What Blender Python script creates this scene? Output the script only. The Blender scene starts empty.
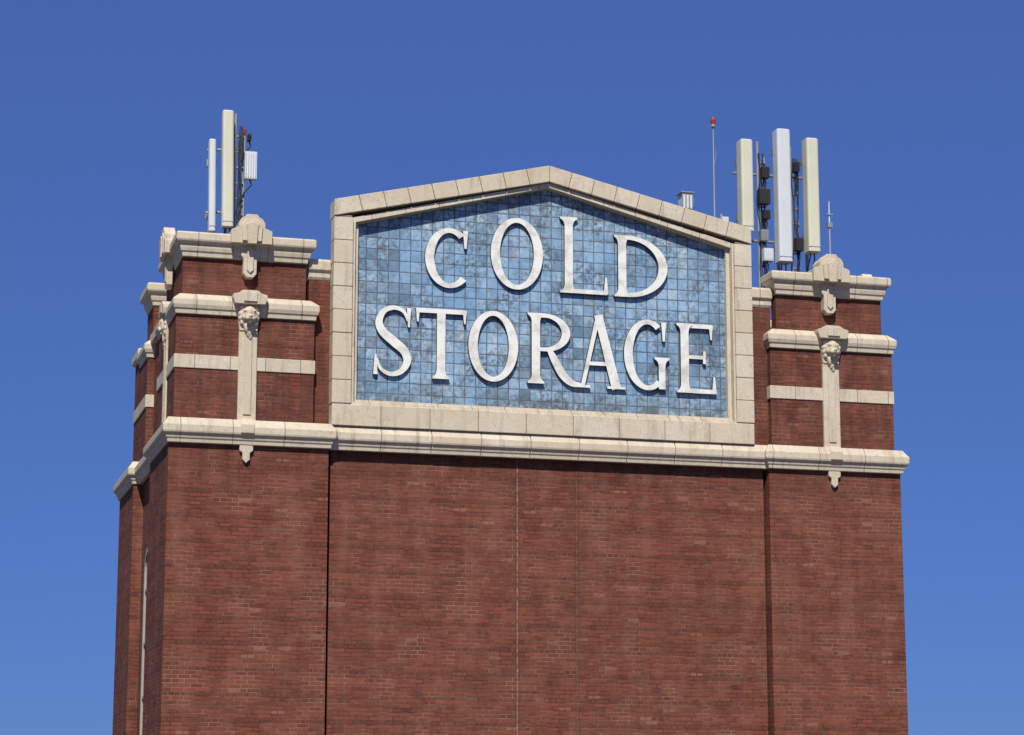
import bpy, bmesh, math, random
from mathutils import Vector, Matrix
random.seed(7)
scene=bpy.context.scene

# ------------------------------------------------------------------ helpers
class M:
    def __init__(s): s.v=[]; s.f=[]; s.m=[]
    def add(s,vs,fs,mat=0,T=None):
        b=len(s.v)
        for p in vs:
            p=Vector(p)
            s.v.append(T@p if T is not None else p)
        for f in fs: s.f.append([b+i for i in f]); s.m.append(mat)
    def box(s,x0,x1,y0,y1,z0,z1,mat=0,T=None):
        s.add([(x0,y0,z0),(x1,y0,z0),(x1,y1,z0),(x0,y1,z0),(x0,y0,z1),(x1,y0,z1),(x1,y1,z1),(x0,y1,z1)],
              [(0,3,2,1),(4,5,6,7),(0,1,5,4),(1,2,6,5),(2,3,7,6),(3,0,4,7)],mat,T)
    def prism(s,poly,y0,y1,mat=0,T=None):       # poly in x,z  extruded along y
        n=len(poly)
        vs=[(p[0],y0,p[1]) for p in poly]+[(p[0],y1,p[1]) for p in poly]
        fs=[list(range(n)),list(range(2*n-1,n-1,-1))]+[[i,(i+1)%n,n+(i+1)%n,n+i] for i in range(n)]
        s.add(vs,fs,mat,T)
    def run(s,prof,x0,x1,yb,mat=0,T=None):      # profile (o,z) towards -y, extruded along x
        n=len(prof)
        vs=[(x0,yb-o,z) for o,z in prof]+[(x1,yb-o,z) for o,z in prof]
        fs=[list(range(n)),list(range(2*n-1,n-1,-1))]+[[i,(i+1)%n,n+(i+1)%n,n+i] for i in range(n)]
        s.add(vs,fs,mat,T)
    def ring(s,x0,x1,y0,y1,prof,mat=0,T=None):
        vs=[];fs=[]
        for o,z in prof: vs+=[(x0-o,y0-o,z),(x1+o,y0-o,z),(x1+o,y1+o,z),(x0-o,y1+o,z)]
        n=len(prof)
        for i in range(n-1):
            for k in range(4): fs.append((4*i+k,4*i+(k+1)%4,4*i+4+(k+1)%4,4*i+4+k))
        fs.append((3,2,1,0)); fs.append(tuple(4*(n-1)+k for k in range(4)))
        s.add(vs,fs,mat,T)
    def tube(s,pts,r,mat=0,n=10,T=None,cap=True):
        pts=[Vector(p) for p in pts]; vs=[];fs=[]
        rs=r if isinstance(r,(list,tuple)) else [r]*len(pts)
        for i,p in enumerate(pts):
            d=(pts[min(i+1,len(pts)-1)]-pts[max(i-1,0)]).normalized()
            a=d.cross(Vector((0,1,0) if abs(d.y)<.9 else (1,0,0))).normalized(); b=d.cross(a)
            for k in range(n):
                t=2*math.pi*k/n; vs.append(p+(a*math.cos(t)+b*math.sin(t))*rs[i])
        for i in range(len(pts)-1):
            for k in range(n): fs.append((n*i+k,n*i+(k+1)%n,n*i+n+(k+1)%n,n*i+n+k))
        if cap:
            fs.append(tuple(range(n))); fs.append(tuple(n*(len(pts)-1)+k for k in range(n)))
        s.add(vs,fs,mat,T)
    def ell(s,c,r,mat=0,T=None,nu=14,nv=9):
        vs=[(c[0],c[1],c[2]-r[2])];fs=[]
        for j in range(1,nv):
            ph=-math.pi/2+math.pi*j/nv
            for i in range(nu):
                t=2*math.pi*i/nu
                vs.append((c[0]+r[0]*math.cos(ph)*math.cos(t),c[1]+r[1]*math.cos(ph)*math.sin(t),c[2]+r[2]*math.sin(ph)))
        vs.append((c[0],c[1],c[2]+r[2])); top=len(vs)-1
        for i in range(nu): fs.append((0,1+(i+1)%nu,1+i)); fs.append((top,top-nu+i,top-nu+(i+1)%nu))
        for j in range(nv-2):
            for i in range(nu):
                a=1+j*nu; fs.append((a+i,a+(i+1)%nu,a+nu+(i+1)%nu,a+nu+i))
        s.add(vs,fs,mat,T)
    def narrow(s,k):
        for v in s.v:
            if v.x>0: v.x*=k
    def build(s,name,mats,parent=None,bevel=0,smooth=False,seg=1):
        me=bpy.data.meshes.new(name); me.from_pydata([tuple(v) for v in s.v],[],s.f)
        for m in mats: me.materials.append(m)
        for p,mi in zip(me.polygons,s.m): p.material_index=mi; p.use_smooth=smooth
        bm=bmesh.new(); bm.from_mesh(me); bmesh.ops.recalc_face_normals(bm,faces=bm.faces); bm.to_mesh(me); bm.free()
        ob=bpy.data.objects.new(name,me); bpy.context.collection.objects.link(ob)
        if parent: ob.parent=parent
        if bevel:
            b=ob.modifiers.new("bevel",'BEVEL'); b.width=bevel; b.segments=seg; b.limit_method='ANGLE'; b.angle_limit=math.radians(35)
        return ob
def empty(name,loc=(0,0,0)):
    e=bpy.data.objects.new(name,None); bpy.context.collection.objects.link(e); e.location=loc; return e

# ------------------------------------------------------------------ materials
class N:
    def __init__(s,name):
        s.mat=bpy.data.materials.new(name); s.mat.use_nodes=True; s.t=s.mat.node_tree
        s.b=s.t.nodes["Principled BSDF"]
    def n(s,typ,**k):
        x=s.t.nodes.new(typ)
        for a,b in k.items(): setattr(x,a,b)
        return x
    def l(s,a,b): s.t.links.new(a,b)
    def put(s,sock,v):
        if hasattr(v,"is_linked"): s.l(v,sock)
        else: sock.default_value=v
    def math(s,op,a,b=0.0,c=None):
        x=s.n("ShaderNodeMath",operation=op); s.put(x.inputs[0],a); s.put(x.inputs[1],b)
        if c is not None: s.put(x.inputs[2],c)
        return x.outputs[0]
    def mix(s,f,a,b,blend='MIX'):
        x=s.n("ShaderNodeMix",data_type='RGBA',blend_type=blend); s.put(x.inputs[0],f); s.put(x.inputs[6],a); s.put(x.inputs[7],b)
        return x.outputs[2]
    def noise(s,vec,scale,detail=4,rough=.55):
        x=s.n("ShaderNodeTexNoise"); s.put(x.inputs["Vector"],vec); x.inputs["Scale"].default_value=scale
        x.inputs["Detail"].default_value=detail; x.inputs["Roughness"].default_value=rough; return x.outputs["Fac"]
    def rng(s,v,a,b,c=0.,d=1.):
        x=s.n("ShaderNodeMapRange"); s.put(x.inputs[0],v)
        for i,q in enumerate((a,b,c,d)): x.inputs[i+1].default_value=q
        return x.outputs[0]
    def comb(s,x,y,z=0.):
        c=s.n("ShaderNodeCombineXYZ"); s.put(c.inputs[0],x); s.put(c.inputs[1],y); s.put(c.inputs[2],z); return c.outputs[0]
    def coords(s):
        g=s.n("ShaderNodeNewGeometry"); p=s.n("ShaderNodeSeparateXYZ"); s.l(g.outputs["Position"],p.inputs[0])
        q=s.n("ShaderNodeSeparateXYZ"); s.l(g.outputs["True Normal"],q.inputs[0])
        m=s.math('GREATER_THAN',s.math('ABSOLUTE',q.outputs[0]),s.math('ABSOLUTE',q.outputs[1]))
        x=s.n("ShaderNodeMix",data_type='FLOAT'); s.l(m,x.inputs[0]); s.l(p.outputs[0],x.inputs[2]); s.l(p.outputs[1],x.inputs[3])
        return g.outputs["Position"],x.outputs[0],p.outputs[2],p
    def bump(s,h,strength=.5,dist=.01):
        b=s.n("ShaderNodeBump"); b.inputs["Strength"].default_value=strength; b.inputs["Distance"].default_value=dist
        s.l(h,b.inputs["Height"]); s.l(b.outputs[0],s.b.inputs["Normal"])
def c4(r,g,b): return (r,g,b,1.0)

def brick_mat(name,joints=False):
    k=N(name); pos,u,z,P=k.coords()
    CH=0.0735
    wob=k.noise(pos,1.3,2,.5); z2=k.math('ADD',z,k.rng(wob,0,1,-.010,.010))
    row=k.math('FLOOR',k.math('DIVIDE',z2,CH))
    hdr=k.math('LESS_THAN',k.math('FLOORED_MODULO',row,6.0),0.5)
    vec=k.comb(u,z2)
    def bt(w,off):
        b=k.n("ShaderNodeTexBrick",offset=off,offset_frequency=2,squash=1.0)
        k.l(vec,b.inputs["Vector"]); b.inputs["Scale"].default_value=1.0
        b.inputs["Color1"].default_value=c4(.232,.066,.039); b.inputs["Color2"].default_value=c4(.145,.040,.027)
        b.inputs["Mortar"].default_value=c4(.26,.17,.12); b.inputs["Mortar Size"].default_value=.009
        b.inputs["Mortar Smooth"].default_value=.15; b.inputs["Bias"].default_value=0
        b.inputs["Brick Width"].default_value=w; b.inputs["Row Height"].default_value=CH
        return b
    s1=bt(.218,.5); s2=bt(.109,.5)
    fx=k.n("ShaderNodeMix",data_type='FLOAT'); k.l(hdr,fx.inputs[0]); k.l(s1.outputs[1],fx.inputs[2]); k.l(s2.outputs[1],fx.inputs[3])
    mn=k.noise(pos,1.6,5,.7)
    col=k.mix(hdr,s1.outputs[0],s2.outputs[0])
    col=k.mix(k.math('MULTIPLY',fx.outputs[0],k.rng(mn,.42,.60,.95,0.)),col,c4(.055,.026,.02))
    bx=k.math('FLOOR',k.math('ADD',k.math('DIVIDE',u,.218),k.math('MULTIPLY',row,.5)))
    wn=k.n("ShaderNodeTexWhiteNoise",noise_dimensions='2D'); k.l(k.comb(bx,row),wn.inputs["Vector"])
    pale=k.math('GREATER_THAN',wn.outputs[0],.985); dark=k.math('LESS_THAN',wn.outputs[0],.04)
    nm=k.math('SUBTRACT',1.0,fx.outputs[0])
    col=k.mix(k.math('MULTIPLY',k.math('MULTIPLY',pale,nm),.45),col,c4(.38,.19,.13))
    col=k.mix(k.math('MULTIPLY',k.math('MULTIPLY',dark,nm),.5),col,c4(.05,.022,.02))
    col=k.mix(k.math('MULTIPLY',hdr,.32),col,c4(.05,.02,.015))
    rn=k.n("ShaderNodeTexWhiteNoise",noise_dimensions='1D'); k.l(row,rn.inputs["W"])
    col=k.mix(k.rng(rn.outputs[0],0,1,0,.20),col,c4(.095,.03,.022))
    big=k.noise(pos,.45,5,.6); col=k.mix(k.rng(big,.35,.7,0,.28),col,c4(.10,.038,.028))
    st=k.noise(k.comb(k.math('MULTIPLY',u,2.2),k.math('MULTIPLY',z,.22)),1.0,5,.65)
    col=k.mix(k.rng(st,.50,.72,0,.26),col,c4(.30,.14,.10))
    md=k.noise(pos,6,4,.7); col=k.mix(k.rng(md,.35,.7,0,.22),col,c4(.27,.10,.06))
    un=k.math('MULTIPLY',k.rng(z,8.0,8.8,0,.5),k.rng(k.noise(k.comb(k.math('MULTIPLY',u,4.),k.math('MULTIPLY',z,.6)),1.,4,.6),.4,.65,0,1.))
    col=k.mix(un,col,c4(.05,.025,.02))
    hgt=k.math('ADD',k.math('MULTIPLY',fx.outputs[0],-1.0),k.math('MULTIPLY',wn.outputs[0],.35))
    if joints:
        ax=k.math('ABSOLUTE',k.math('SUBTRACT',k.math('ABSOLUTE',P.outputs[0]),.56))
        side=k.rng(P.outputs[0],-.1,.1,1.,.32)
        jn=k.noise(pos,9,3,.6)
        j=k.math('MULTIPLY',k.math('LESS_THAN',ax,.013),k.math('MULTIPLY',side,k.rng(jn,.40,.62,.05,.8)))
        col=k.mix(k.math('MULTIPLY',k.rng(ax,.014,.06,.40,0),.9),col,c4(.06,.03,.02))
        col=k.mix(j,col,c4(.38,.27,.21))
    k.l(col,k.b.inputs["Base Color"]); k.b.inputs["Roughness"].default_value=.9
    k.b.inputs["Specular IOR Level"].default_value=.15
    k.bump(hgt,.8,.009); return k.mat

def stone_mat(name,sp=0,off=0,base=(.70,.62,.49)):
    k=N(name); pos,u,z,P=k.coords()
    a=k.noise(pos,2.2,6,.65); b=k.noise(pos,38,3,.7)
    st=k.noise(k.comb(k.math('MULTIPLY',u,7.),k.math('MULTIPLY',z,.8)),1.,5,.6)
    col=k.mix(k.rng(a,.3,.7,0,1),c4(*base),c4(base[0]*.83,base[1]*.80,base[2]*.74))
    col=k.mix(k.rng(b,.45,.75,0,.50),col,c4(.29,.24,.18))
    col=k.mix(k.rng(st,.53,.72,0,.60),col,c4(.22,.18,.135))
    c=k.noise(pos,9,5,.75); col=k.mix(k.rng(c,.56,.72,0,.62),col,c4(.17,.145,.11))
    h=k.math('ADD',k.math('MULTIPLY',b,.6),a)
    if sp:
        q=k.math('FLOORED_MODULO',k.math('ADD',u,off),sp)
        j=k.math('LESS_THAN',q,.014)
        wn=k.n("ShaderNodeTexWhiteNoise",noise_dimensions='1D'); k.l(k.math('FLOOR',k.math('DIVIDE',k.math('ADD',u,off),sp)),wn.inputs["W"])
        col=k.mix(k.rng(wn.outputs[0],0,1,0,.40),col,c4(base[0]*.72,base[1]*.68,base[2]*.60))
        col=k.mix(k.math('MULTIPLY',j,.75),col,c4(.12,.095,.07))
        h=k.math('SUBTRACT',h,k.math('MULTIPLY',j,1.5))
    else:
        oi=k.n("ShaderNodeNewGeometry"); r=oi.outputs["Random Per Island"]
        col=k.mix(k.rng(r,0,1,0,.6),col,c4(base[0]*.74,base[1]*.69,base[2]*.60))
    k.l(col,k.b.inputs["Base Color"]); k.b.inputs["Roughness"].default_value=.7; k.b.inputs["Specular IOR Level"].default_value=.35
    k.bump(h,.6,.012); return k.mat

def tile_mat():
    k=N("blue_glazed_tile"); pos,u,z,P=k.coords(); S=.206; X=P.outputs[0]
    uu=k.math('DIVIDE',k.math('ADD',X,.103),S); zz=k.math('DIVIDE',z,S)
    fu=k.math('FRACT',uu); fz=k.math('FRACT',zz)
    eu=k.math('MINIMUM',fu,k.math('SUBTRACT',1.,fu)); ez=k.math('MINIMUM',fz,k.math('SUBTRACT',1.,fz))
    e=k.math('MINIMUM',eu,ez); grout=k.math('LESS_THAN',e,.052)
    wn=k.n("ShaderNodeTexWhiteNoise",noise_dimensions='2D'); k.l(k.comb(k.math('FLOOR',uu),k.math('FLOOR',zz)),wn.inputs["Vector"])
    r=wn.outputs[0]; sp=k.n("ShaderNodeSeparateXYZ"); k.l(wn.outputs[1],sp.inputs[0])
    col=k.mix(r,c4(.17,.345,.56),c4(.26,.44,.64))
    big=k.noise(pos,.8,5,.6); big2=k.noise(k.comb(k.math('ADD',X,37.),z),1.2,5,.65); big3=k.noise(k.comb(k.math('ADD',X,71.),z),.7,4,.6)
    # faded, crazed glaze
    cl=k.noise(pos,6.5,6,.8)
    col=k.mix(k.math('MULTIPLY',k.rng(cl,.38,.58,.1,.95),k.math('MULTIPLY',k.rng(sp.outputs[1],0,1,.3,1.),k.rng(big3,.40,.56,.25,1.))),col,c4(.50,.60,.66))
    pm=k.rng(big,.45,.58,.06,1.0)
    dk=k.math('MULTIPLY',pm,k.rng(sp.outputs[2],.15,.95,.1,1.))
    col=k.mix(k.math('MULTIPLY',dk,.72),col,c4(.075,.135,.20))
    # grime heavier towards the frame
    ed=k.math('MAXIMUM',k.rng(k.math('ABSOLUTE',X),2.6,3.55,0,1.),k.rng(k.math('ADD',z,k.math('MULTIPLY',k.math('ABSOLUTE',X),.228)),12.9,13.8,0,1.))
    gm=k.math('MAXIMUM',k.rng(big2,.42,.58,.15,1.),k.math('MULTIPLY',ed,.85))
    cr=k.noise(pos,12,6,.85)
    col=k.mix(k.math('MULTIPLY',k.rng(cr,.45,.57,0,.95),gm),col,c4(.065,.08,.085))
    gr=k.noise(pos,24,3,.7); col=k.mix(k.rng(gr,.53,.72,0,.4),col,c4(.18,.175,.15))
    run=k.noise(k.comb(k.math('MULTIPLY',X,9.),k.math('MULTIPLY',z,.7)),1.,4,.6); col=k.mix(k.rng(run,.55,.72,0,.45),col,c4(.13,.14,.135))
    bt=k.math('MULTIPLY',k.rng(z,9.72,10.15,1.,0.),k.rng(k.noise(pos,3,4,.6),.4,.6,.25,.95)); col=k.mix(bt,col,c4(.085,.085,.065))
    col=k.mix(k.math('MULTIPLY',grout,k.rng(k.noise(pos,4,3,.6),.3,.65,.55,.97)),col,c4(.075,.088,.105))
    k.l(col,k.b.inputs["Base Color"])
    k.l(k.math('ADD',k.math('MULTIPLY',grout,.4),k.rng(cr,.3,.7,.28,.6)),k.b.inputs["Roughness"])
    k.bump(k.math('ADD',k.rng(e,0,.09,0,1),k.math('MULTIPLY',cr,.35)),.6,.006)
    return k.mat

def simple(name,col,rough=.5,metal=0.,dirt=.25,dcol=(.12,.11,.10),scale=5):
    k=N(name); g=k.n("ShaderNodeNewGeometry"); a=k.noise(g.outputs["Position"],scale,6,.65)
    k.l(k.mix(k.rng(a,.45,.75,0,dirt),c4(*col),c4(*dcol)),k.b.inputs["Base Color"])
    k.b.inputs["Roughness"].default_value=rough; k.b.inputs["Metallic"].default_value=metal
    k.bump(a,.1,.01); return k.mat

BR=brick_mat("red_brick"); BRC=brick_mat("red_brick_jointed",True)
ST=stone_mat("cream_terracotta"); STB=stone_mat("cream_terracotta_band",.92,.3); STR=stone_mat("cream_terracotta_cornice",.63,.2)
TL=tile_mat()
MORT=simple("mortar_core",(.22,.18,.14),.9)
WH=simple("white_enamel",(.80,.79,.73),.45,0,.85,(.38,.33,.26),4.5); LSIDE=simple("letter_return_metal",(.05,.07,.10),.6)
ANT=simple("antenna_radome",(.62,.61,.46),.5,0,.3,(.4,.4,.3),2); ANTG=simple("antenna_radome_grey",(.60,.63,.64),.5,0,.2,(.35,.36,.36),2)
GAL=simple("galvanised_steel",(.34,.35,.36),.5,.5); BLK=simple("black_cable",(.02,.02,.022),.6,0,.1)
RED=simple("red_beacon_glass",(.28,.03,.02),.3,0,.1); ROOF=simple("roof_membrane",(.16,.15,.14),.95); GLS=simple("dark_glass",(.04,.05,.06),.15)
PALE=simple("window_frame_stone",(.36,.33,.28),.7)

# ------------------------------------------------------------------ building
tower=empty("cold_storage_tower")
PX=6.92
PIN={-1:4.08,1:4.27}
COUT={-1:6.74,1:6.67}
def span(s,a,c): return sorted((s*a,s*c))
b=M()
b.box(-6.72,6.72,.36,7.12,0,9.12)
b.box(-6.70,6.70,.36,5.88,9.12,11.4)
for s in (-1,1):
    a0,a1=span(s,PX,PIN[s])
    b.box(a0,a1,-.15,2.4,0,8.86)
    b.box(a0,a1,4.95,7.3,0,8.85)
    a0,a1=span(s,6.84,4.36); b.box(a0,a1,-.10,.42,9.2,11.2)
    a0,a1=span(s,6.836,6.40); b.box(a0,a1,.30,2.25,9.2,11.19)
    a0,a1=span(s,COUT[s],4.52); b.box(a0,a1,-.04,.20,11.2,12.3)
    a0,a1=span(s,COUT[s]-.004,6.44); b.box(a0,a1,.12,2.16,11.2,12.29)
    a0,a1=span(s,6.84,4.36)
    b.box(a0,a1,3.95,5.05,9.2,11.2)
    b.box(a0,a1,5.05,5.92,9.2,11.42)
    a0,a1=span(s,6.74,4.50); b.box(a0,a1,4.04,4.96,11.2,12.3)
    a0,a1=span(s,4.44,3.92); b.box(a0,a1,.06,.40,9.19,11.95)
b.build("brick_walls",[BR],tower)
b=M(); b.box(-4.01,4.205,0,.37,0,8.87); b.build("front_brick_panel",[BRC],tower)
b=M(); b.prism([(-4.0,9.2),(4.0,9.2),(4.0,13.3),(0,14.2),(-4.0,13.3)],.08,.18); b.narrow(.98); b.build("gable_wall",[BR],tower)
b=M()
for x in (-3,-1,1,3): b.tube([(x,.2,13.0),(x,1.6,11.42)],.04,0)
b.build("gable_braces",[GAL],tower)
b=M(); b.box(-6.4,6.4,.5,5.6,11.39,11.43); b.build("flat_roof",[ROOF],tower)
b=M()
b.ring(-6.95,6.95,-.2,7.35,[(0,0),(.12,0),(.12,.9),(.05,1.0),(0,1.0)]); b.build("stone_plinth",[STB],tower,.01)

BAND=[(-.05,8.80),(.03,8.80),(.04,8.86),(.06,8.885),(.075,8.94),(.115,8.965),(.125,9.0),(.125,9.11),(.105,9.13),(.03,9.245),(-.05,9.25)]
b=M()
for s in (-1,1):
    a0,a1=span(s,PX,PIN[s])
    b.ring(a0,a1,-.20,2.4,BAND); b.ring(a0,a1,4.95,7.3,BAND)
    T=Matrix(((0,-s*1.,0,s*6.80),(1,0,0,0),(0,0,1,0),(0,0,0,1)))
    b.run([(o,z-.003) for o,z in BAND],2.45,4.9,0,T=T)
b.run([(o,z-.003) for o,z in BAND],-4.1,4.1,-7.25,T=Matrix.Rotation(math.pi,4,'Z'))
b.build("stone_band_piers",[STB],tower,.008)
b=M(); core=M()
n=9; x0,x1=-4.06,4.25
for i in range(n):
    xa=x0+(x1-x0)*i/n+.006; xb=x0+(x1-x0)*(i+1)/n-.006
    d=random.uniform(-.004,.004)
    b.run([(o+d,z-.004) for o,z in BAND],xa,xb,-.13)
b.build("stone_band_centre",[ST],tower,.010,seg=2)
core.run([(o-.02 if o>0 else o,z-.01) for o,z in BAND],x0,x1,-.13)
core.box(-4.0,4.2,-.13,.3,8.815,9.23)
core.build("band_mortar",[MORT],tower)
b=M(); core=M()
FW=4.05
n=9
for i in range(n):
    xa=-FW+2*FW*i/n+.006; xb=-FW+2*FW*(i+1)/n-.006
    b.box(xa,xb,-.23+random.uniform(-.004,.004),.07,9.235,9.62)
core.box(-FW+.01,FW-.01,-.21,.07,9.23,9.60)
for s in (-1,1):
    nb=8; top=13.06
    for i in range(nb):
        za=9.632+(top-9.632)*i/nb+.005; zb=9.632+(top-9.632)*(i+1)/nb-.005
        a0,a1=span(s,FW,3.70); b.box(a0,a1,-.23+random.uniform(-.004,.004),.07,za,zb)
    a0,a1=span(s,FW-.01,3.72); core.box(a0,a1,-.21,.07,9.62,13.1)
def top_z(x,z_edge,z_peak,hw): return z_peak-(z_peak-z_edge)*abs(x)/hw
nb=9; CW=4.055
for s in (-1,1):
    for i in range(nb):
        xa=CW*i/nb; xb=CW*(i+1)/nb
        g=.006
        def P(x,lo):
            return (s*x,(top_z(x,13.075,14.00,CW) if lo else top_z(x,13.38,14.31,CW)))
        sl=(14.31-13.38)/CW
        k=sl*.31
        lo_a=xa-(k if i>0 else 0); lo_b=xb-(k if i<nb-1 else 0)
        poly=[P(xa+g,False),P(xb-g,False),P(lo_b-g,True),P(max(lo_a,0)+g,True)]
        y0=-.245+random.uniform(-.005,.005)
        b.prism(poly,y0,.19)
    core.prism([(0,14.28),(s*(CW-.03),13.36),(s*(CW-.03),13.09),(0,14.02)],-.225,.185)
b.narrow(.981); core.narrow(.981)
b.build("stone_frame_blocks",[ST],tower,.010,seg=2)
core.build("mortar_core",[MORT],tower)
b=M()
def framestep(ho,hi,bo,bi,y0):
    O=[(-ho,bo),(-ho,13.07),(0,13.99),(ho,13.07),(ho,bo)]
    dz=(ho-hi)*1.05
    Iq=[(-hi,bi),(-hi,13.07-dz),(0,13.99-dz),(hi,13.07-dz),(hi,bi)]
    for i in range(5):
        j=(i+1)%5
        b.prism([O[i],O[j],Iq[j],Iq[i]],y0,.07)
framestep(3.72,3.645,9.60,9.67,-.17)
framestep(3.65,3.575,9.66,9.735,-.08)
b.narrow(.981)
b.build("stone_frame_moulding",[STR],tower)

LEDGE=[(-.06,11.12),(.02,11.12),(.03,11.19),(.055,11.22),(.075,11.28),(.075,11.38),(.055,11.40),(-.06,11.50)]
CORN=[(-.06,12.17),(.02,12.17),(.03,12.24),(.055,12.27),(.07,12.33),(.075,12.40),(.135,12.425),(.15,12.46),(.15,12.575),(.12,12.60),(-.06,12.62)]
low=lambda pr:[(o-.002,z-.003) for o,z in pr]
STRIPE=[(-.02,10.15),(.022,10.15),(.022,10.395),(-.02,10.395)]
b=M()
for s in (-1,1):
    a0,a1=span(s,6.84,4.36); c0,c1=span(s,COUT[s],4.52)
    b.ring(a0,a1,-.13,.42,LEDGE); b.ring(c0,c1,-.09,.20,CORN); b.ring(a0,a1,-.10,.42,STRIPE)
    e0,e1=span(s,6.84,6.40); g0,g1=span(s,COUT[s],6.44)
    b.ring(e0,e1,.25,2.25,low(LEDGE)); b.ring(g0,g1,.08,2.16,low(CORN)); b.ring(e0,e1,.25,2.25,low(STRIPE))
    c0,c1=span(s,6.74,4.50)
    b.ring(a0,a1,3.95,5.05,LEDGE); b.ring(c0,c1,4.04,4.96,CORN); b.ring(a0,a1,3.95,5.05,STRIPE)
    b.ring(a0,a1,5.05,5.92,[(-.05,11.3),(.03,11.3),(.07,11.36),(.07,11.5),(-.02,11.54)])
    b.ring(a0,a1,5.12,5.92,[(-.02,10.147),(.02,10.147),(.02,10.39),(-.02,10.39)])
    a0,a1=span(s,4.46,4.06 if s<0 else 3.985)
    b.run([(-.35,11.92),(.0,11.92),(.03,11.97),(.03,12.06),(.08,12.10),(.08,12.26),(.05,12.30),(-.35,12.30)],a0,a1,.06)
    a0,a1=span(s,6.80,6.45); b.box(a0,a1,2.3,4.0,11.38,11.56)
b.box(-6.7,6.7,5.6,5.93,11.38,11.55)
b.build("turret_cornices",[STR],tower,.008)

def ornament(b,T):
    b.prism([(-.37,12.42),(.37,12.42),(.37,12.66),(.31,12.69),(.24,12.71),(.24,12.80),(.19,12.88),(.13,12.91),(.10,12.96),(-.10,12.96),(-.13,12.91),(-.19,12.88),(-.24,12.80),(-.24,12.71),(-.31,12.69),(-.37,12.66)],-.235,.14,T=T)
    b.prism([(-.17,12.46),(.17,12.46),(.19,12.74),(.12,12.85),(-.12,12.85),(-.19,12.74)],-.275,-.22,T=T)
    b.prism([(-.08,12.40),(.08,12.40),(.11,12.76),(0,12.81),(-.11,12.76)],-.31,-.26,T=T)
    b.prism([(-.17,12.42),(.17,12.42),(.16,12.22),(.12,12.17),(.12,11.90),(.06,11.83),(-.06,11.83),(-.12,11.90),(-.12,12.17),(-.16,12.22)],-.10,.1,T=T)
    b.prism([(-.06,12.36),(.06,12.36),(.06,11.96),(0,11.90),(-.06,11.96)],-.13,-.09,T=T)
    b.prism([(-.27,11.32),(.27,11.32),(.31,11.43),(.31,11.49),(.20,11.52),(.14,11.57),(-.14,11.57),(-.20,11.52),(-.31,11.49),(-.31,11.43)],-.23,.10,T=T)
    b.box(-.12,.12,-.26,-.22,11.36,11.53,T=T)
    b.prism([(-.22,11.33),(.22,11.33),(.16,10.86),(-.16,10.86)],-.08,.02,T=T)
    b.box(-.165,.165,-.06,.03,9.22,10.86,T=T)
    b.box(-.07,.07,-.085,-.055,9.35,10.80,T=T)
    b.run([(0,8.79),(.10,8.79),(.14,8.9),(.21,8.96),(.25,9.0),(.25,9.15),(.12,9.27),(0,9.27)],-.12,.12,.0,T=T)
    b.prism([(-.12,8.80),(.12,8.80),(.12,8.70),(.065,8.66),(.065,8.54),(0,8.48),(-.065,8.54),(-.065,8.66),(-.12,8.70)],-.12,.0,T=T)
def lion(b,T):
    def e(x,y,z,rx,ry,rz): b.ell((x,y,z),(rx,ry,rz),T=T)
    e(0,-.12,.02,.13,.12,.16); e(0,-.22,-.055,.07,.07,.055); e(0,-.19,-.125,.05,.055,.032); e(0,-.28,-.03,.036,.03,.025)
    e(0,-.21,.05,.032,.05,.08)
    for s in (-1,1):
        e(s*.05,-.25,-.07,.04,.035,.034); e(s*.068,-.20,.075,.046,.035,.022); e(s*.09,-.15,-.03,.05,.05,.06); e(s*.14,-.10,.15,.04,.045,.05)
    for i in range(14):
        t=2*math.pi*i/14; rr=1+.06*(i%2)
        e(.145*rr*math.sin(t),-.06,.18*rr*math.cos(t),.05,.075,.06)
    e(.06,-.09,-.2,.045,.05,.08); e(-.05,-.10,-.21,.04,.05,.09); e(0,-.07,-.28,.06,.05,.10); e(.03,-.06,-.36,.035,.04,.07)
b=M(); i=0
for s in (-1,1):
    SC=Matrix.Diagonal((1,.55,1,1))
    Ts=[Matrix.Translation((s*5.56,-.10,0)),
        Matrix(((0,-s*1.,0,s*6.84),(1,0,0,1.1),(0,0,1,0),(0,0,0,1)))@SC]
    for T in Ts:
        ornament(b,T)
        lm=M(); lion(lm,T@Matrix.Translation((0,-.02,11.12)))
        lo=lm.build("lion_head_%d"%i,[ST],tower,smooth=True); i+=1
        rm=lo.modifiers.new("merge",'REMESH'); rm.mode='VOXEL'; rm.voxel_size=.013; rm.use_smooth_shade=True
b.build("turret_ornaments",[ST],tower,.010)

b=M()
for s in (-1,1):
    T=Matrix(((0,-s*1.,0,s*6.72),(1,0,0,3.68),(0,0,1,0),(0,0,0,1)))
    arch=[(-.42,1.5)]+[( -.42*math.cos(math.pi*k/12), 7.0+.42*math.sin(math.pi*k/12)) for k in range(13)]+[(.42,1.5)]
    arci=[(-.33,1.62)]+[( -.33*math.cos(math.pi*k/12), 7.0+.33*math.sin(math.pi*k/12)) for k in range(13)]+[(.33,1.62)]
    n=len(arch)
    for k in range(n):
        j=(k+1)%n; b.prism([arch[k],arch[j],arci[j],arci[k]],-.05,.02,0,T)
    b.prism(arci,-.01,.02,1,T)
    b.box(-.02,.02,-.04,.0,1.62,7.2,0,T)
    for zz in (2.6,3.6,4.6,5.6,6.6): b.box(-.32,.32,-.035,-.005,zz,zz+.05,0,T)
b.build("side_windows",[PALE,GLS],tower)

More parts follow.
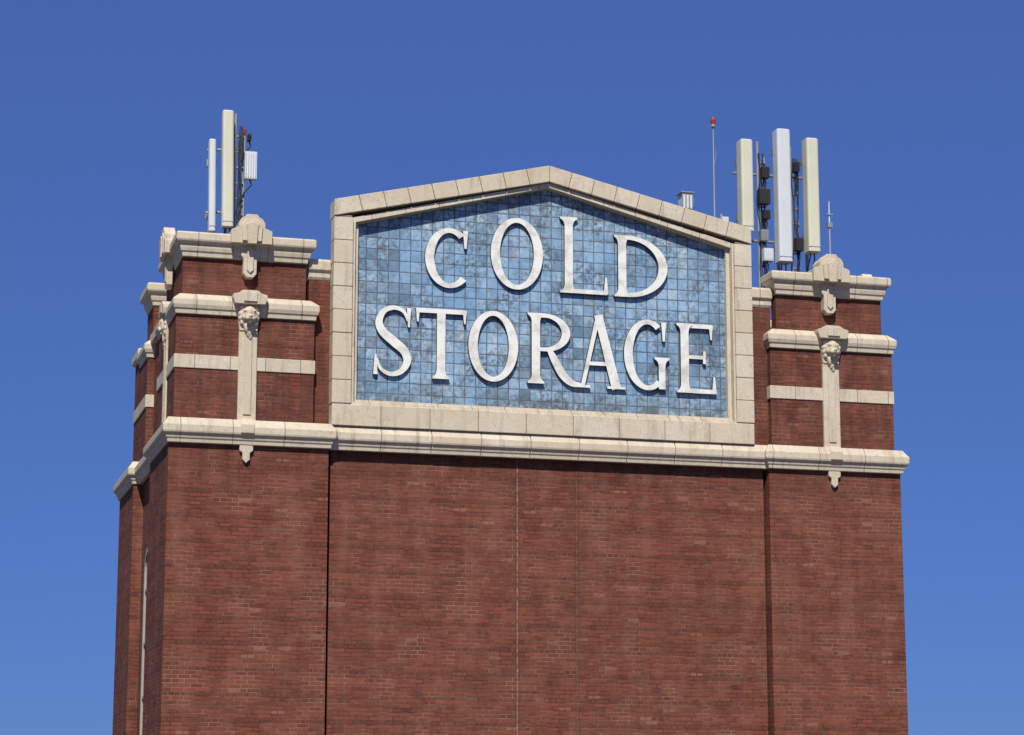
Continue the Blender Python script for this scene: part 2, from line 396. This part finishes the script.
# ------------------------------------------------------------------ sign
sign=empty("cold_storage_sign")
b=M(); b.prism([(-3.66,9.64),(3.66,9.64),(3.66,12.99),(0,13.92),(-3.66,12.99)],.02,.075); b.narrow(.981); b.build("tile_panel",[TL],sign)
Lt=M(); part=[0]
def strip(Lp,Rp,closed=False):
    part[0]+=1; y0=-.05-.0015*(part[0]%11); y1=.03
    n=len(Lp); vs=[]
    for a,c in zip(Lp,Rp): vs+=[(a[0],y0,a[1]),(c[0],y0,c[1]),(a[0],y1,a[1]),(c[0],y1,c[1])]
    fr=[];sd=[]
    for i in range(n if closed else n-1):
        p=4*i; q=4*((i+1)%n)
        fr.append((p,p+1,q+1,q)); sd+=[(p,q,q+2,p+2),(p+1,p+3,q+3,q+1),(p+2,q+2,q+3,p+3)]
    if not closed:
        sd+=[(0,2,3,1),(4*(n-1),4*(n-1)+1,4*(n-1)+3,4*(n-1)+2)]
    bb=len(Lt.v)
    Lt.add(vs,fr,0)
    for f in sd: Lt.f.append([bb+k for k in f]); Lt.m.append(1)
def cr(pts,seg=10):
    out=[]; n=len(pts); dim=len(pts[0])
    for i in range(n-1):
        p0=pts[max(i-1,0)];p1=pts[i];p2=pts[i+1];p3=pts[min(i+2,n-1)]
        for k in range(seg):
            t=k/seg
            out.append(tuple(.5*((2*p1[d])+(-p0[d]+p2[d])*t+(2*p0[d]-5*p1[d]+4*p2[d]-p3[d])*t*t+(-p0[d]+3*p1[d]-3*p2[d]+p3[d])*t**3) for d in range(dim)))
    out.append(tuple(pts[-1])); return out
def ribbon(pts,smooth=True):
    P=cr(pts) if smooth else pts
    Lp=[];Rp=[]
    for i,p in enumerate(P):
        a=P[max(i-1,0)];c=P[min(i+1,len(P)-1)]
        dx,dz=c[0]-a[0],c[1]-a[1]; l=math.hypot(dx,dz) or 1; nx,nz=-dz/l,dx/l; w=max(p[2],.01)/2
        Lp.append((p[0]+nx*w,p[1]+nz*w)); Rp.append((p[0]-nx*w,p[1]-nz*w))
    strip(Lp,Rp)
W=.16; TN=.08
def stem(x,z0,z1,w=W,sb=.30,stp=.30):
    A=[]
    for d,f in ((0,1),(.035,.96),(.055,.55),(.09,.2),(.15,0)): A.append((x,z0+d,w+(sb-w)*f))
    for d,f in ((.15,0),(.09,.2),(.055,.55),(.035,.96),(0,1)): A.append((x,z1-d,w+(stp-w)*f))
    ribbon(A,False)
def bowl(cx,cz,rx,rz,a0,a1,w=W,t=TN,n=44,closed=False):
    Lp=[];Rp=[]; n2=n if closed else n+1
    for i in range(n2):
        t_=math.radians(a0+(a1-a0)*i/n)
        Lp.append((cx+rx*math.cos(t_),cz+rz*math.sin(t_))); Rp.append((cx+(rx-w)*math.cos(t_),cz+(rz-t)*math.sin(t_)))
    strip(Lp,Rp,closed)
def beak(x,z0,z1,w0=.09,w1=.035): ribbon([(x,z0,w0),(x,(z0+z1)/2,w0*.55+w1*.45),(x,z1,w1)],False)
def lO(x0,x1,z0,z1): bowl((x0+x1)/2,(z0+z1)/2,(x1-x0)/2,(z1-z0)/2,0,360,.175,.09,56,True)
def C_(x0,x1,z0,z1):
    h=z1-z0; rx=(x1-x0)*.56; bowl(x0+rx,(z0+z1)/2,rx,h/2,52,314,.17,.09)
    beak(x1-.06,z1-.33*h,z1-.03*h,.04,.10)
def G_(x0,x1,z0,z1):
    h=z1-z0; rx=(x1-x0)*.53; cz=(z0+z1)/2; bowl(x0+rx,cz,rx,h/2,56,306,.17,.09)
    beak(x1-.09,z1-.30*h,z1-.03*h,.04,.10)
    stem(x1-.13,z0+.03,z0+.47*h,.13,.13,.30)
def S_(x0,x1,z0,z1):
    w=x1-x0;h=z1-z0
    pts=[(.88,.79,.05),(.76,.92,.065),(.52,.965,.08),(.26,.91,.10),(.14,.76,.135),(.24,.62,.155),(.52,.49,.17),(.79,.36,.155),(.86,.21,.135),(.70,.075,.10),(.44,.035,.08),(.2,.10,.06),(.09,.24,.045)]
    ribbon([(x0+a*w,z0+c*h,d) for a,c,d in pts])
    beak(x0+.90*w,z0+.70*h,z0+.97*h,.035,.08); beak(x0+.06*w,z0+.02*h,z0+.30*h,.08,.035)
def T_(x0,x1,z0,z1):
    c=(x0+x1)/2; stem(c,z0,z1-.02,W,.32,W)
    ribbon([(x0+.02,z1-.045,.085),(x1-.02,z1-.045,.085)],False)
    beak(x0+.04,z1-.26,z1-.01,.03,.075); beak(x1-.04,z1-.26,z1-.01,.03,.075)
def L_(x0,x1,z0,z1):
    stem(x0+.19,z0,z1,W,.34,.34); ribbon([(x0+.15,z0+.04,.08),(x1-.03,z0+.04,.08)],False); beak(x1-.05,z0+.01,z0+.33,.09,.03)
def D_(x0,x1,z0,z1):
    stem(x0+.17,z0,z1,W,.32,.32); rx=x1-x0-.28
    ribbon([(x0+.2,z1-.04,.08),(x0+.30,z1-.04,.08)],False); ribbon([(x0+.2,z0+.04,.08),(x0+.30,z0+.04,.08)],False)
    bowl(x1-rx,(z0+z1)/2,rx,(z1-z0)/2,-90,90,.175,.08)
def E_(x0,x1,z0,z1):
    stem(x0+.17,z0,z1,W,.32,.32)
    zm=z0+(z1-z0)*.52
    ribbon([(x0+.15,z1-.04,.08),(x1-.08,z1-.04,.08)],False); beak(x1-.09,z1-.29,z1-.01,.03,.08)
    ribbon([(x0+.15,z0+.04,.08),(x1-.02,z0+.04,.08)],False); beak(x1-.04,z0+.01,z0+.33,.09,.03)
    ribbon([(x0+.15,zm,.07),(x1-.22,zm,.07)],False); ribbon([(x1-.23,zm-.12,.055),(x1-.23,zm+.12,.055)],False)
def R_(x0,x1,z0,z1,xb):
    h=z1-z0; stem(x0+.17,z0,z1,W,.32,.32); zc=z1-.27*h; rx=xb-x0-.34
    ribbon([(x0+.2,z1-.04,.08),(x0+.36,z1-.04,.08)],False); ribbon([(x0+.2,z1-.54*h+.035,.07),(x0+.36,z1-.54*h+.035,.07)],False)
    bowl(x0+.34,zc,rx,.27*h,-90,90,.16,.075)
    ribbon([(x0+.42,z0+.50*h,.08),(x0+.52,z0+.36*h,.14),(x0+.68,z0+.15*h,.155),(x0+.86,z0+.03*h,.12),(x1,z0+.0*h,.05)])
def A_(x0,x1,z0,z1):
    c=x0+(x1-x0)*.47; h=z1-z0
    ribbon([(x0+.15,z0,.075),(c+.0,z1+.02,.085)],False); ribbon([(x1-.18,z0,.18),(c-.0,z1+.03,.16)],False)
    ribbon([(x0+.26,z0+.34*h,.07),(x1-.28,z0+.34*h,.07)],False)
    ribbon([(x0+.02,z0+.022,.045),(x0+.30,z0+.022,.045)],False); ribbon([(x1-.36,z0+.022,.045),(x1,z0+.022,.045)],False)
C_(-2.32,-1.50,11.90,13.03); lO(-1.08,-.08,11.95,13.31); L_(.23,1.19,11.95,13.40); D_(1.29,2.35,11.94,13.12)
S_(-3.27,-2.54,10.20,11.52); T_(-2.49,-1.53,10.20,11.50); lO(-1.50,-.56,10.20,11.52); R_(-.39,.72,10.21,11.53,.44)
A_(.52,1.51,10.18,11.53); G_(1.48,2.35,10.19,11.53); E_(2.50,3.29,10.18,11.50)
Lt.build("letters",[WH,LSIDE],sign)

# ------------------------------------------------------------------ rooftop equipment
def panel_ant(x0,x1,z0,z1,y,base,mat=ANT,d=.20,lean=0.):
    cx=(x0+x1)/2; b=M(); w=x1-x0
    pr=[]; R=.045
    for (sx,sy) in ((-1,-1),(1,-1),(1,1),(-1,1)):
        for k in range(4):
            a={(-1,-1):math.pi,(1,-1):1.5*math.pi,(1,1):0,(-1,1):.5*math.pi}[(sx,sy)]+k*math.pi/6
            pr.append((cx+sx*(w/2-R)+R*math.cos(a),y+sy*(d/2-R)+R*math.sin(a)))
    n=len(pr); vs=[];lv=[(z0,.86),(z0+.02,1),(z1-.02,1),(z1,.86)]
    for z,sc in lv: vs+=[(cx+(p[0]-cx)*sc+lean*(z-z0)/(z1-z0),y+(p[1]-y)*sc,z) for p in pr]
    fs=[tuple(range(n)),tuple(3*n+k for k in range(n))]
    for j in range(3): fs+=[(j*n+k,j*n+(k+1)%n,j*n+n+(k+1)%n,j*n+n+k) for k in range(n)]
    b.add(vs,fs,0)
    b.box(cx-w/2+.01,cx+w/2-.01,y-d/2-.004,y+d/2-.02,z0+.10,z0+.115,1)
    py=y+.28; b.tube([(cx,py,base),(cx,py,z1-.12)],.035,1)
    for zz in (z0+.35,z1-.4):
        b.box(cx-.07,cx+.07,y+.06,py+.05,zz,zz+.05,1); b.box(cx-.09,cx+.09,py-.05,py+.05,zz-.04,zz+.09,1)
    for k in (-1,1):
        b.tube([(cx+k*.04,y,z0),(cx+k*.05,y+.02,z0-.12),(cx+k*.06,y+.15,z0-.3),(cx+.03,py+.05,z0-.45),(cx+.02*k,py+.06,max(base,z0-1.2))],.014,2,6)
    b.build("panel_antenna",[mat,GAL,BLK])
TB=11.42
panel_ant(-5.91,-5.70,13.02,15.25,1.0,TB,lean=-.04)
panel_ant(-6.12,-5.99,12.98,14.75,1.25,TB,ANTG,lean=-.03)
panel_ant(4.22,4.47,13.62,15.49,1.0,TB,ANT,.30)
panel_ant(4.98,5.26,13.06,15.76,1.0,TB,ANTG,.30)
panel_ant(5.60,5.85,13.30,15.62,1.0,TB,ANT,.30)

def equip_mast(cx,y,base,top,boxes,name="equipment_mast"):
    b=M(); b.tube([(cx-.07,y,base),(cx-.07,y,top)],.03,0); b.tube([(cx+.09,y+.05,base),(cx+.09,y+.05,top-.3)],.018,0)
    z=base+.4
    while z<top-.35: b.box(cx-.08,cx+.10,y-.01,y+.06,z,z+.025,0); z+=.3
    for (dx,z0,w,h,mi) in boxes:
        b.box(cx+dx-w/2,cx+dx+w/2,y-.2,y-.04,z0,z0+h,mi)
        for q in range(5): b.box(cx+dx-w/2+w*(q+.3)/5,cx+dx-w/2+w*(q+.45)/5,y-.225,y-.195,z0+.03,z0+h-.03,mi)
        b.tube([(cx+dx,y-.1,z0),(cx+dx+.03,y-.12,z0-.1),(cx+dx*.5,y-.1,z0-.25),(cx,y-.02,z0-.5)],.014,2,6)
    for q in range(4):
        o=random.uniform(-.09,.09); pts=[]
        for t in range(9):
            zz=top-.25-(top-.3-base)*t/8; pts.append((cx+o+random.uniform(-.04,.04),y-.05+random.uniform(-.03,.03),zz))
        b.tube([Vector(p) for p in cr(pts,4)],.012,2,6)
    return b.build(name,[GAL,ANTG,BLK],None,.006)
equip_mast(-5.60,1.15,TB,15.26,[(.20,13.98,.22,.52,1),(.17,14.72,.06,.12,2)])
equip_mast(4.76,1.2,TB,15.55,[(.03,14.78,.15,.22,2),(.0,14.25,.22,.30,2),(.04,13.95,.13,.18,2),(-.02,13.5,.16,.22,0),(.05,13.1,.2,.25,1)])
equip_mast(5.45,1.2,TB,15.5,[(.0,14.95,.10,.2,2),(.02,13.35,.15,.26,2)])
equip_mast(4.02,1.3,TB,14.05,[(-.06,13.75,.14,.20,1)])
b=M()
for z in (13.55,14.9): b.tube([(4.2,1.29,z),(5.85,1.29,z)],.028,0)
for x in (4.5,5.3): b.tube([(x,1.29,13.55),(x,1.29,14.9)],.015,0)
b.build("antenna_support_frame",[GAL])
b=M()
for z in (13.4,14.6): b.tube([(-6.15,1.42,z),(-5.5,1.2,z)],.025,0)
b.build("antenna_support_frame",[GAL])
b=M(); b.tube([(3.70,1.0,11.4),(3.70,1.0,15.75)],[.03,.012],0,8)
b.tube([(3.70,1.0,15.72),(3.70,1.0,15.76)],.055,0,12); b.tube([(3.70,1.0,15.76),(3.70,1.0,15.86),(3.70,1.0,15.93)],[.05,.05,.02],1,12)
b.tube([(3.72,1.0,15.3),(3.76,1.0,15.2),(3.70,1.0,14.9)],.008,0,6)
b.build("obstruction_light_mast",[GAL,RED])
b=M(); b.tube([(6.10,1.0,TB),(6.10,1.0,13.9)],.022,0,8); b.tube([(6.10,1.0,13.9),(6.10,1.0,14.38)],[.016,.01],1,8); b.box(6.05,6.15,.96,1.04,13.85,13.95,0); b.box(6.03,6.17,.97,1.03,14.1,14.13,0)
b.build("whip_antenna",[GAL,ANTG])
b=M(); b.tube([(-5.5,1.1,TB),(-5.5,1.1,14.85)],.015,0,8); b.tube([(-5.5,1.1,14.85),(-5.5,1.1,14.95)],.03,1,10); b.build("obstruction_light",[GAL,RED])
b=M(); b.box(3.04,3.26,1.0,1.25,14.03,14.34,0); b.tube([(3.15,1.12,11.4),(3.15,1.12,14.05)],.05,1)
for q in range(4): b.box(3.03+.07*q,3.05+.07*q,.97,1.0,14.05,14.32,1)
b.box(3.01,3.29,.97,1.28,14.34,14.37,1); b.build("roof_ventilator",[ANTG,GAL],None,.006)

# ------------------------------------------------------------------ ground
k=N("ground_asphalt"); g=k.n("ShaderNodeNewGeometry"); a=k.noise(g.outputs["Position"],.2,6,.6); c=k.noise(g.outputs["Position"],30,3,.7)
k.l(k.mix(k.rng(a,.35,.65,0,1),c4(.06,.058,.055),c4(.11,.10,.09)),k.b.inputs["Base Color"]); k.b.inputs["Roughness"].default_value=.95; k.bump(c,.3,.01)
b=M(); b.add([(-3000,-3000,0),(3000,-3000,0),(3000,3000,0),(-3000,3000,0)],[(0,1,2,3)]); b.build("ground",[k.mat])

# ------------------------------------------------------------------ light
EL=48; AZ=200
w=bpy.data.worlds.new("World"); scene.world=w; w.use_nodes=True; nt=w.node_tree
s=nt.nodes.new("ShaderNodeTexSky"); s.sky_type='NISHITA'; s.sun_disc=False
s.sun_elevation=math.radians(EL); s.sun_rotation=math.radians(AZ); s.air_density=1; s.dust_density=0; s.ozone_density=4; s.altitude=1500
bg=nt.nodes["Background"]; bg.inputs[1].default_value=.1
tc=nt.nodes.new("ShaderNodeTexCoord"); sx=nt.nodes.new("ShaderNodeSeparateXYZ"); nt.links.new(tc.outputs["Generated"],sx.inputs[0])
cr_=nt.nodes.new("ShaderNodeValToRGB"); nt.links.new(sx.outputs[2],cr_.inputs[0])
e=cr_.color_ramp; e.elements[0].position=.05; e.elements[0].color=(.195,.292,.61,1); e.elements[1].position=.9; e.elements[1].color=(.8,.9,1,1)
for p,cc in ((.196,(.345,.445,.755,1)),(.34,(.51,.59,.98,1))):
    q=e.elements.new(p); q.color=cc
mx=nt.nodes.new("ShaderNodeMix"); mx.data_type='RGBA'; mx.blend_type='MULTIPLY'; mx.inputs[0].default_value=1
nt.links.new(s.outputs[0],mx.inputs[6]); nt.links.new(cr_.outputs[0],mx.inputs[7]); nt.links.new(mx.outputs[2],bg.inputs[0])
sd=bpy.data.lights.new("sun",'SUN'); sd.energy=5.0; sd.angle=math.radians(.5); sd.color=(1,.95,.865)
so=bpy.data.objects.new("sun",sd); bpy.context.collection.objects.link(so)
v=Vector((math.sin(math.radians(AZ))*math.cos(math.radians(EL)),math.cos(math.radians(AZ))*math.cos(math.radians(EL)),math.sin(math.radians(EL))))
so.rotation_euler=v.to_track_quat('Z','Y').to_euler(); so.location=v*50

# ------------------------------------------------------------------ camera
F=2450.0; TH=math.radians(11.3); PS=math.radians(15.4); D=44.0
fh=Vector((math.sin(PS),math.cos(PS),0))
cd=bpy.data.cameras.new("camera"); co=bpy.data.objects.new("camera",cd); bpy.context.collection.objects.link(co)
cd.sensor_width=36; cd.lens=36*F/1024; cd.clip_end=8000
fw=fh*math.cos(TH)+Vector((0,0,math.sin(TH)))
co.location=Vector((-0.66,0,1.7))-fh*D; co.rotation_euler=fw.to_track_quat('-Z','Y').to_euler()
scene.camera=co
scene.view_settings.view_transform='Standard'; scene.view_settings.look='None'; scene.view_settings.exposure=0
